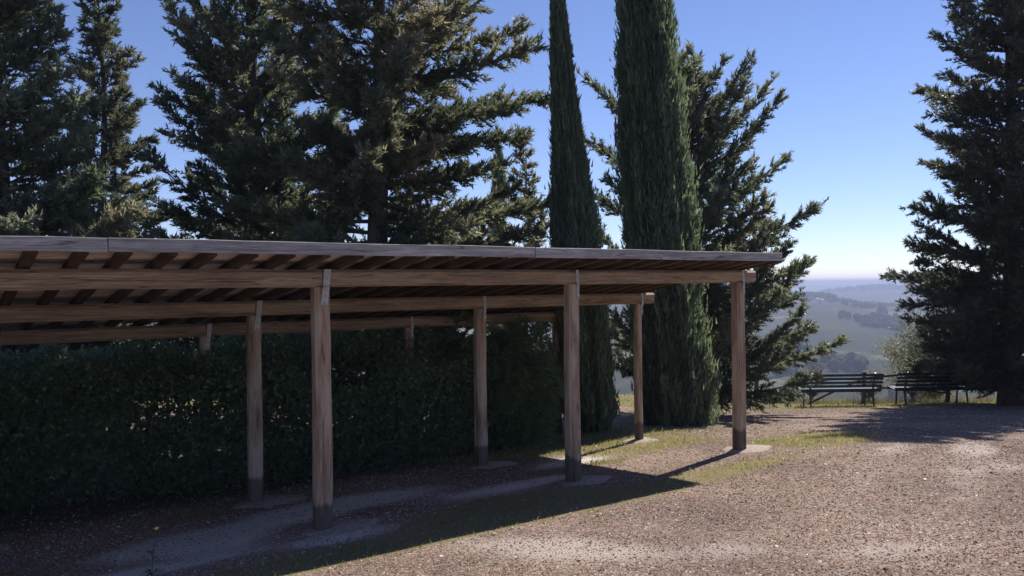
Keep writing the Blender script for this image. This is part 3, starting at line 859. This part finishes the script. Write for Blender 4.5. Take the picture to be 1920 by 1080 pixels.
# pale olive-like tree below the edge, between the benches and the right-hand tree
def fine_tree(name, label, x, y, H, rad, zc, n, mat, seed, cat='tree', ll=(.05, .09), ww=(.007, .013), ntw=26, base_z=None, squash=1.0):
    r_ = np.random.default_rng(seed); z0 = (gz(x, y) if base_z is None else base_z) - .1
    root = empty(name, (x, y, z0)); tag(root, label, cat)
    mb = MB(); tips = []
    for i in range(ntw):
        az = i*2.4+r_.uniform(-.4, .4); el = r_.uniform(.15, 1.3); d = np.array([math.cos(az)*math.cos(el), math.sin(az)*math.cos(el), math.sin(el)])
        c = np.array([0, 0, zc*.45]); tip = np.array([0, 0, zc]) + d*rad*np.array([1, 1, squash])*r_.uniform(.6, 1.05)
        md = (c+tip)/2 + r_.normal(0, .1, 3)*rad
        mb.tube([c, md, tip], [.03*rad, .018*rad, .006], 5, False); tips.append((c, md, tip))
    mb.tube([(0, 0, -.1), (0, 0, zc*.5)], [.07*rad, .05*rad], 7)
    k = r_.integers(0, ntw, n); q = r_.uniform(.25, 1.08, n)[:, None]
    A = np.array([t_[0] for t_ in tips])[k]; B = np.array([t_[1] for t_ in tips])[k]; C = np.array([t_[2] for t_ in tips])[k]
    P = (1-q)**2*A+2*q*(1-q)*B+q**2*C + r_.normal(0, .12*rad, (n, 3))
    D = nrm(nrm(C-A)+r_.normal(0, .6, (n, 3)))
    V, T = leaf_cloud(P, D, r_.uniform(*ll, n), r_.uniform(*ww, n), .5+r_.normal(0, .25, n), seed)
    link('trunk', mb.mesh('trunk'), M['bark'], root)
    make_crown('crown', V, T, mat, root, (0, 0, 0))
    return len(V)//3
tot += fine_tree('olive_tree', 'pale silvery olive tree growing below the edge beside the right-hand tree', 12.3, 24.4, 3.6, 1.45, 2.55, 17000, M['fol_olive'], 81, 'tree', (.06, .11), (.012, .020))
tot += fine_tree('shrub', 'low twiggy shrub in the gap between the two benches', 9.35, 21.6, 1.0, .55, .45, 4200, M['fol_dry'], 83, 'shrub', (.03, .06), (.004, .008))
tot += fine_tree('shrub', 'low dry shrub seen under the seat of the left bench', 8.0, 22.0, .8, .6, .45, 3600, M['fol_dry'], 85, 'shrub', (.03, .06), (.004, .008))
tot += fine_tree('shrub', 'grey dry shrub behind the right bench', 10.6, 21.8, 1.1, .8, .55, 6000, M['fol_olive'], 87, 'shrub', (.03, .06), (.005, .009))

# ------------------------------------------------------------------ loose gravel and grass
vr = np.random.default_rng(91)
def scatter(n, ymin, ymax, dens):
    """points over the visible wedge of ground"""
    y = vr.uniform(ymin, ymax, n); x = vr.uniform(-1, 1, n)*(.70*y+1.2)
    keep = vr.uniform(0, 1, n) < dens(x, y)
    return x[keep], y[keep]
def gravel_density(x, y):
    g_, s_, so_, du_lift = ground_masks(x, y); t, p = to_tp(x, y)
    under = sstep(-.9, -.2, p)*(t < 5.6)*(t > -7)
    return np.clip(1-.85*g_-.55*s_-.3*under-.75*so_-.15*du_lift, .0, 1)*(y < 20.3)*(p < 3.2 + 9*(t > 6))
xs, ys = [], []
sz = []
for (a, b_, nn, s0) in ((4.6, 7.5, 78000, .009), (7.5, 11, 52000, .0105), (11, 20.4, 34000, .014)):
    x, y = scatter(nn, a, b_, gravel_density); xs.append(x); ys.append(y); sz.append(s0*np.exp(vr.normal(0, .27, len(x))))
x = np.concatenate(xs); y = np.concatenate(ys); s = np.concatenate(sz)
n = len(x); z = ground_z(x, y)
ang = vr.uniform(0, 2*math.pi, n); K = 4
ringV = []
for k in range(K):
    a = ang + 2*math.pi*k/K + vr.uniform(-.3, .3, n); rr_ = s*vr.uniform(.7, 1.25, n)
    ringV.append(np.stack([x+np.cos(a)*rr_, y+np.sin(a)*rr_, z-.002+vr.uniform(-.1, .25, n)*s], -1))
apex = np.stack([x+vr.normal(0, .3, n)*s, y+vr.normal(0, .3, n)*s, z+s*vr.uniform(.22, .75, n)], -1)
V = np.stack(ringV+[apex], 1).reshape(-1, 3)
base = (np.arange(n)*(K+1))[:, None]
F = np.concatenate([np.concatenate([base+k, base+(k+1) % K, base+K], 1) for k in range(K)], 0)
tintv = np.repeat(np.clip(vr.beta(1.1, 1.9, n) + .55*(fbm(x*.5+4, y*.5, 3, 44)-.5), 0, 1), K+1)
me = tri_mesh('gravel', V, F, False, {'tint': tintv})
m, nt, b = new_mat('loose_stone')
at = N(nt, 'ShaderNodeAttribute', attribute_name='tint')
c = ramp(nt, at.outputs['Fac'], [(0, (0.141, 0.091, 0.070)), (.35, (0.282, 0.188, 0.146)), (.7, (0.492, 0.355, 0.291)), (1, (0.790, 0.647, 0.556))])
nt.links.new(c, b.inputs['Base Color']); b.inputs['Roughness'].default_value = .8; b.inputs['Specular IOR Level'].default_value = .3
tag(link('gravel', me, m), 'loose pinkish gravel stones spread over the yard', None, None, 'stuff')
tot += len(F)

def blades(x, y, h, w, tint, lean_=.45):
    n = len(x); z = ground_z(x, y); a = vr.uniform(0, 2*math.pi, n)
    S = np.stack([np.cos(a), np.sin(a), np.zeros(n)], -1)*w[:, None]
    P = np.stack([x, y, z-.004], -1)
    b2 = vr.uniform(0, 2*math.pi, n); l = h*vr.uniform(.1, lean_*2, n)
    tip = P + np.stack([np.cos(b2)*l, np.sin(b2)*l, h], -1)
    return np.stack([P-S, P+S, tip], 1).reshape(-1, 3), np.repeat(tint, 3)
def grass_density(x, y):
    return ground_masks(x, y)[0]
gv = []; gt = []
for (a, b_, nn, h0) in ((4.6, 9, 110000, .020), (9, 13.5, 170000, .028), (13.5, 17.8, 30000, .03), (17.8, 23, 120000, .035)):
    x, y = scatter(nn, a, b_, lambda x, y: grass_density(x, y)*(.5+.5*sstep(.4, .62, fbm(x*4, y*4, 3, 99))))
    h = h0*np.exp(vr.normal(0, .4, len(x)))
    t, p = to_tp(x, y)
    dry = .48 + .25*sstep(2.8, 5.2, t)*(p < 2.2)*(y < 16) + .7*(fbm(x*1.1, y*1.1, 3, 77)-.5) + vr.normal(0, .14, len(x))
    v_, t_ = blades(x, y, h, h*vr.uniform(.06, .12, len(x))+.001, np.clip(dry, 0, 1)); gv.append(v_); gt.append(t_)
V = np.concatenate(gv); T = np.concatenate(gt)
me = tri_mesh('grass', V, np.arange(len(V)).reshape(-1, 3), False, {'tint': T})
tag(link('grass', me, M['grass']), 'short patchy grass around the posts and along the edge', None, None, 'stuff')
tot += len(V)//3

# dry weeds along the drop behind the benches
n = 9000
x = vr.uniform(5.5, 13.5, n); y = 20.9+vr.gamma(1.5, .35, n)
h = np.exp(vr.normal(-1.35, .45, n))*.42
v_, t_ = blades(x, y, h, h*.012+.002, np.clip(vr.normal(.5, .25, n), 0, 1), .4)
tag(link('dry_weeds', tri_mesh('dry_weeds', v_, np.arange(len(v_)).reshape(-1, 3), False, {'tint': t_}), M['fol_dry']),
    'thin dry weeds along the edge behind the benches', None, None, 'stuff')

# fallen leaves and twigs
n = 3200
lt = vr.uniform(-5, 9, n); lp = np.where(vr.uniform(0, 1, n) < .6, vr.normal(2.4, .45, n), vr.uniform(-3, 5, n))
x, y = from_tp(lt, lp); ok = (y > 4.5) & (y < 20); x, y = x[ok], y[ok]; n = len(x)
a = vr.uniform(0, 6.283, n); D = nrm(np.stack([np.cos(a), np.sin(a), vr.uniform(-.1, .35, n)], -1))
V, T = leaf_cloud(np.stack([x, y, ground_z(x, y)+.012], -1), D, vr.uniform(.02, .05, n), vr.uniform(.006, .014, n), vr.uniform(0, 1, n), 95)
tag(link('leaf_litter', tri_mesh('leaf_litter', V, np.arange(len(V)).reshape(-1, 3), False, {'tint': T}), M['fol_dry']), 'dry fallen leaves scattered on the ground by the hedge', None, None, 'stuff')

# single weed with a yellow flower in the shade, lower left
wx, wy = -2.62, 5.92
W_ = empty('wild_flower', (wx, wy, gz(wx, wy))); tag(W_, 'thin weed with one yellow flower in the shade, lower left', 'plant')
mb = MB(); mb.tube([(0, 0, -.02), (.01, 0, .16), (.035, .01, .34)], [.004, .0035, .002], 5); link('stem', mb.mesh('stem'), M['stem'], W_)
for i in range(9):
    a = i*2.4; zz = .015+.022*i if i > 4 else .01; l = .10-.006*i
    mb = MB(); ca, sa = math.cos(a), math.sin(a)
    mb.add([(0, 0, zz), (ca*l*.5-sa*.014, sa*l*.5+ca*.014, zz+.03), (ca*l, sa*l, zz+.025), (ca*l*.5+sa*.014, sa*l*.5-ca*.014, zz+.03)], [(0, 1, 2, 3)])
    link('leaf', mb.mesh('leaf'), M['stem'], W_)
mb = MB()
for i in range(10):
    a = i*.628; ca, sa = math.cos(a), math.sin(a)
    mb.add([(0, 0, 0), (ca*.010-sa*.004, sa*.010+ca*.004, .005), (ca*.018, sa*.018, .006), (ca*.010+sa*.004, sa*.010-ca*.004, .005)], [(0, 1, 2, 3)])
mb.tube([(0, 0, -.006), (0, 0, .004)], [.003, .006], 6)
link('flower', mb.mesh('flower'), M['yellow'], W_, (.035, .01, .342), (R(35), 0, 0))

# ------------------------------------------------------------------ across the valley: woods, cypresses, houses
def far_pt(a, r): x, y = r*math.sin(a), r*math.cos(a); return x, y, float(far_z(np.array([x]), np.array([y]))[0])
fr = np.random.default_rng(101)
ico_t = (1+5**.5)/2
ico = nrm(np.array([(-1,ico_t,0),(1,ico_t,0),(-1,-ico_t,0),(1,-ico_t,0),(0,-1,ico_t),(0,1,ico_t),(0,-1,-ico_t),(0,1,-ico_t),(ico_t,0,-1),(ico_t,0,1),(-ico_t,0,-1),(-ico_t,0,1)], float))
icoF = np.array([(0,11,5),(0,5,1),(0,1,7),(0,7,10),(0,10,11),(1,5,9),(5,11,4),(11,10,2),(10,7,6),(7,1,8),(3,9,4),(3,4,2),(3,2,6),(3,6,8),(3,8,9),(4,9,5),(2,4,11),(6,2,10),(8,6,7),(9,8,1)])
wv = []; wf = []; wt = []
def blob_(x, y, z, rx, h):
    b_ = sum(len(v) for v in wv)
    wv.append(ico*np.array([rx, rx, h/2])*(1+fr.uniform(-.22, .22, (12, 1)))+np.array([x, y, z+h*.45])); wf.append(icoF+b_); wt.append(np.full(12, fr.uniform(0, 1)))
# crest wood
for i in range(300):
    a = fr.uniform(.325, .375); r = 1560+fr.normal(0, 45); x, y, z = far_pt(a, r); h = fr.uniform(8, 15); blob_(x, y, z, h*fr.uniform(.28, .5), h)
for i in range(420):
    a = fr.uniform(.28, .52); r = 1600+fr.normal(0, 40); x, y, z = far_pt(a, r); h = fr.uniform(4, 8); blob_(x, y, z, h*.55, h)
for i in range(500):
    a = fr.uniform(.36, .52); r = 3080+fr.normal(0, 80); x, y, z = far_pt(a, r); h = fr.uniform(7, 20); blob_(x, y, z, h*.6, h)
# copses and hedgerows on the slope
for c in range(34):
    a0 = fr.uniform(.26, .54); r0 = fr.uniform(420, 1450); k = fr.integers(3, 26)
    for i in range(k):
        a = a0+fr.normal(0, .012); r = r0*(1+fr.normal(0, .012)); x, y, z = far_pt(a, r); h = fr.uniform(5, 10); blob_(x, y, z, h*.5, h)
m = leaf_mat('far_wood', [(0, (.020, .026, .016)), (1, (.040, .044, .025))], trans=.02, spec=.05, rough=1)
tag(link('far_wood', tri_mesh('far_wood', np.concatenate(wv), np.concatenate(wf), True, {'tint': np.concatenate(wt)}), m), 'dark woods and copses on the hills across the valley', None, None, 'stuff')
# a row of cypresses on the far slope
for i in range(5):
    a = .4185+i*.0022; r = 1180+14*(i % 2); x, y, z = far_pt(a, r); h = (13, 17, 16, 15, 11)[i]
    root = empty('far_cypress', (x, y, z)); tag(root, ('leftmost', 'second from left', 'middle', 'second from right', 'rightmost')[i] + ' tiny cypress of the five clumped on the far hillside', 'tree', 'cypresses in a clump on the far hillside')
    mb = MB(); mb.tube([(0, 0, -1), (0, 0, h*.3)], .4, 6); link('trunk', mb.mesh('trunk'), M['bark'], root)
    mb = MB(); mb.tube([(0, 0, .8), (0, 0, h*.25), (0, 0, h*.6), (0, 0, h)], [.8, 1.9, 1.6, .2], 9); link('crown', mb.mesh('crown', True), M['fol_cyp'], root)
def farmhouse(label, a, r, w, d, h, rot):
    x, y, z = far_pt(a, r); root = empty('farmhouse', (x, y, z), rot); tag(root, label, 'house')
    mb = MB(); mb.box(-w/2, w/2, -d/2, d/2, -1.5, h); link('wall', mb.mesh('wall'), M['wall_white'], root)
    mb = MB(); e = .6; rh = d*.28
    mb.add([(-w/2-e, -d/2-e, h+.02), (w/2+e, -d/2-e, h+.02), (w/2+e, d/2+e, h+.02), (-w/2-e, d/2+e, h+.02), (-w/2-e, 0, h+rh), (w/2+e, 0, h+rh)], [(0,1,5,4), (2,3,4,5), (0,4,3), (1,2,5), (0,3,2,1)])
    link('roof', mb.mesh('roof'), M['roof_tile'], root)
    for k in range(3):
        mb = MB(); mb.box(-.5, .5, -.06, .06, 0, 1.3); link('window', mb.mesh('window'), M['dark_glass'], root, (-w*.3+k*w*.3, -d/2-.03, h*.5))
farmhouse('white farmhouse on the far hill, left of the pair below the wood', .3545, 1330, 9, 8, 7, .9)
farmhouse('white farmhouse on the far hill, right of the pair below the wood', .3595, 1335, 8, 7, 6, .8)
farmhouse('long low pale farmhouse on the far hill near the left conifer', .3325, 1310, 22, 8, 4, .35)

# ------------------------------------------------------------------ haze over the valley
mb = MB(); mb.box(-15000, 15000, -15000, 15000, -140, 14.5)
hz_o = link('haze', mb.mesh('haze'), None)
m = bpy.data.materials.new('haze_air'); m.use_nodes = True; nt = m.node_tree; nt.nodes.clear()
pv = N(nt, 'ShaderNodeVolumePrincipled'); pv.inputs['Color'].default_value = (.58, .66, .92, 1)
pv.inputs['Density'].default_value = .00042; pv.inputs['Anisotropy'].default_value = 0.0
ou = N(nt, 'ShaderNodeOutputMaterial'); nt.links.new(pv.outputs[0], ou.inputs['Volume'])
hz_o.data.materials.append(m)
tag(hz_o, 'blue haze over the valley', None, None, 'stuff')
print('TRIS about', tot)
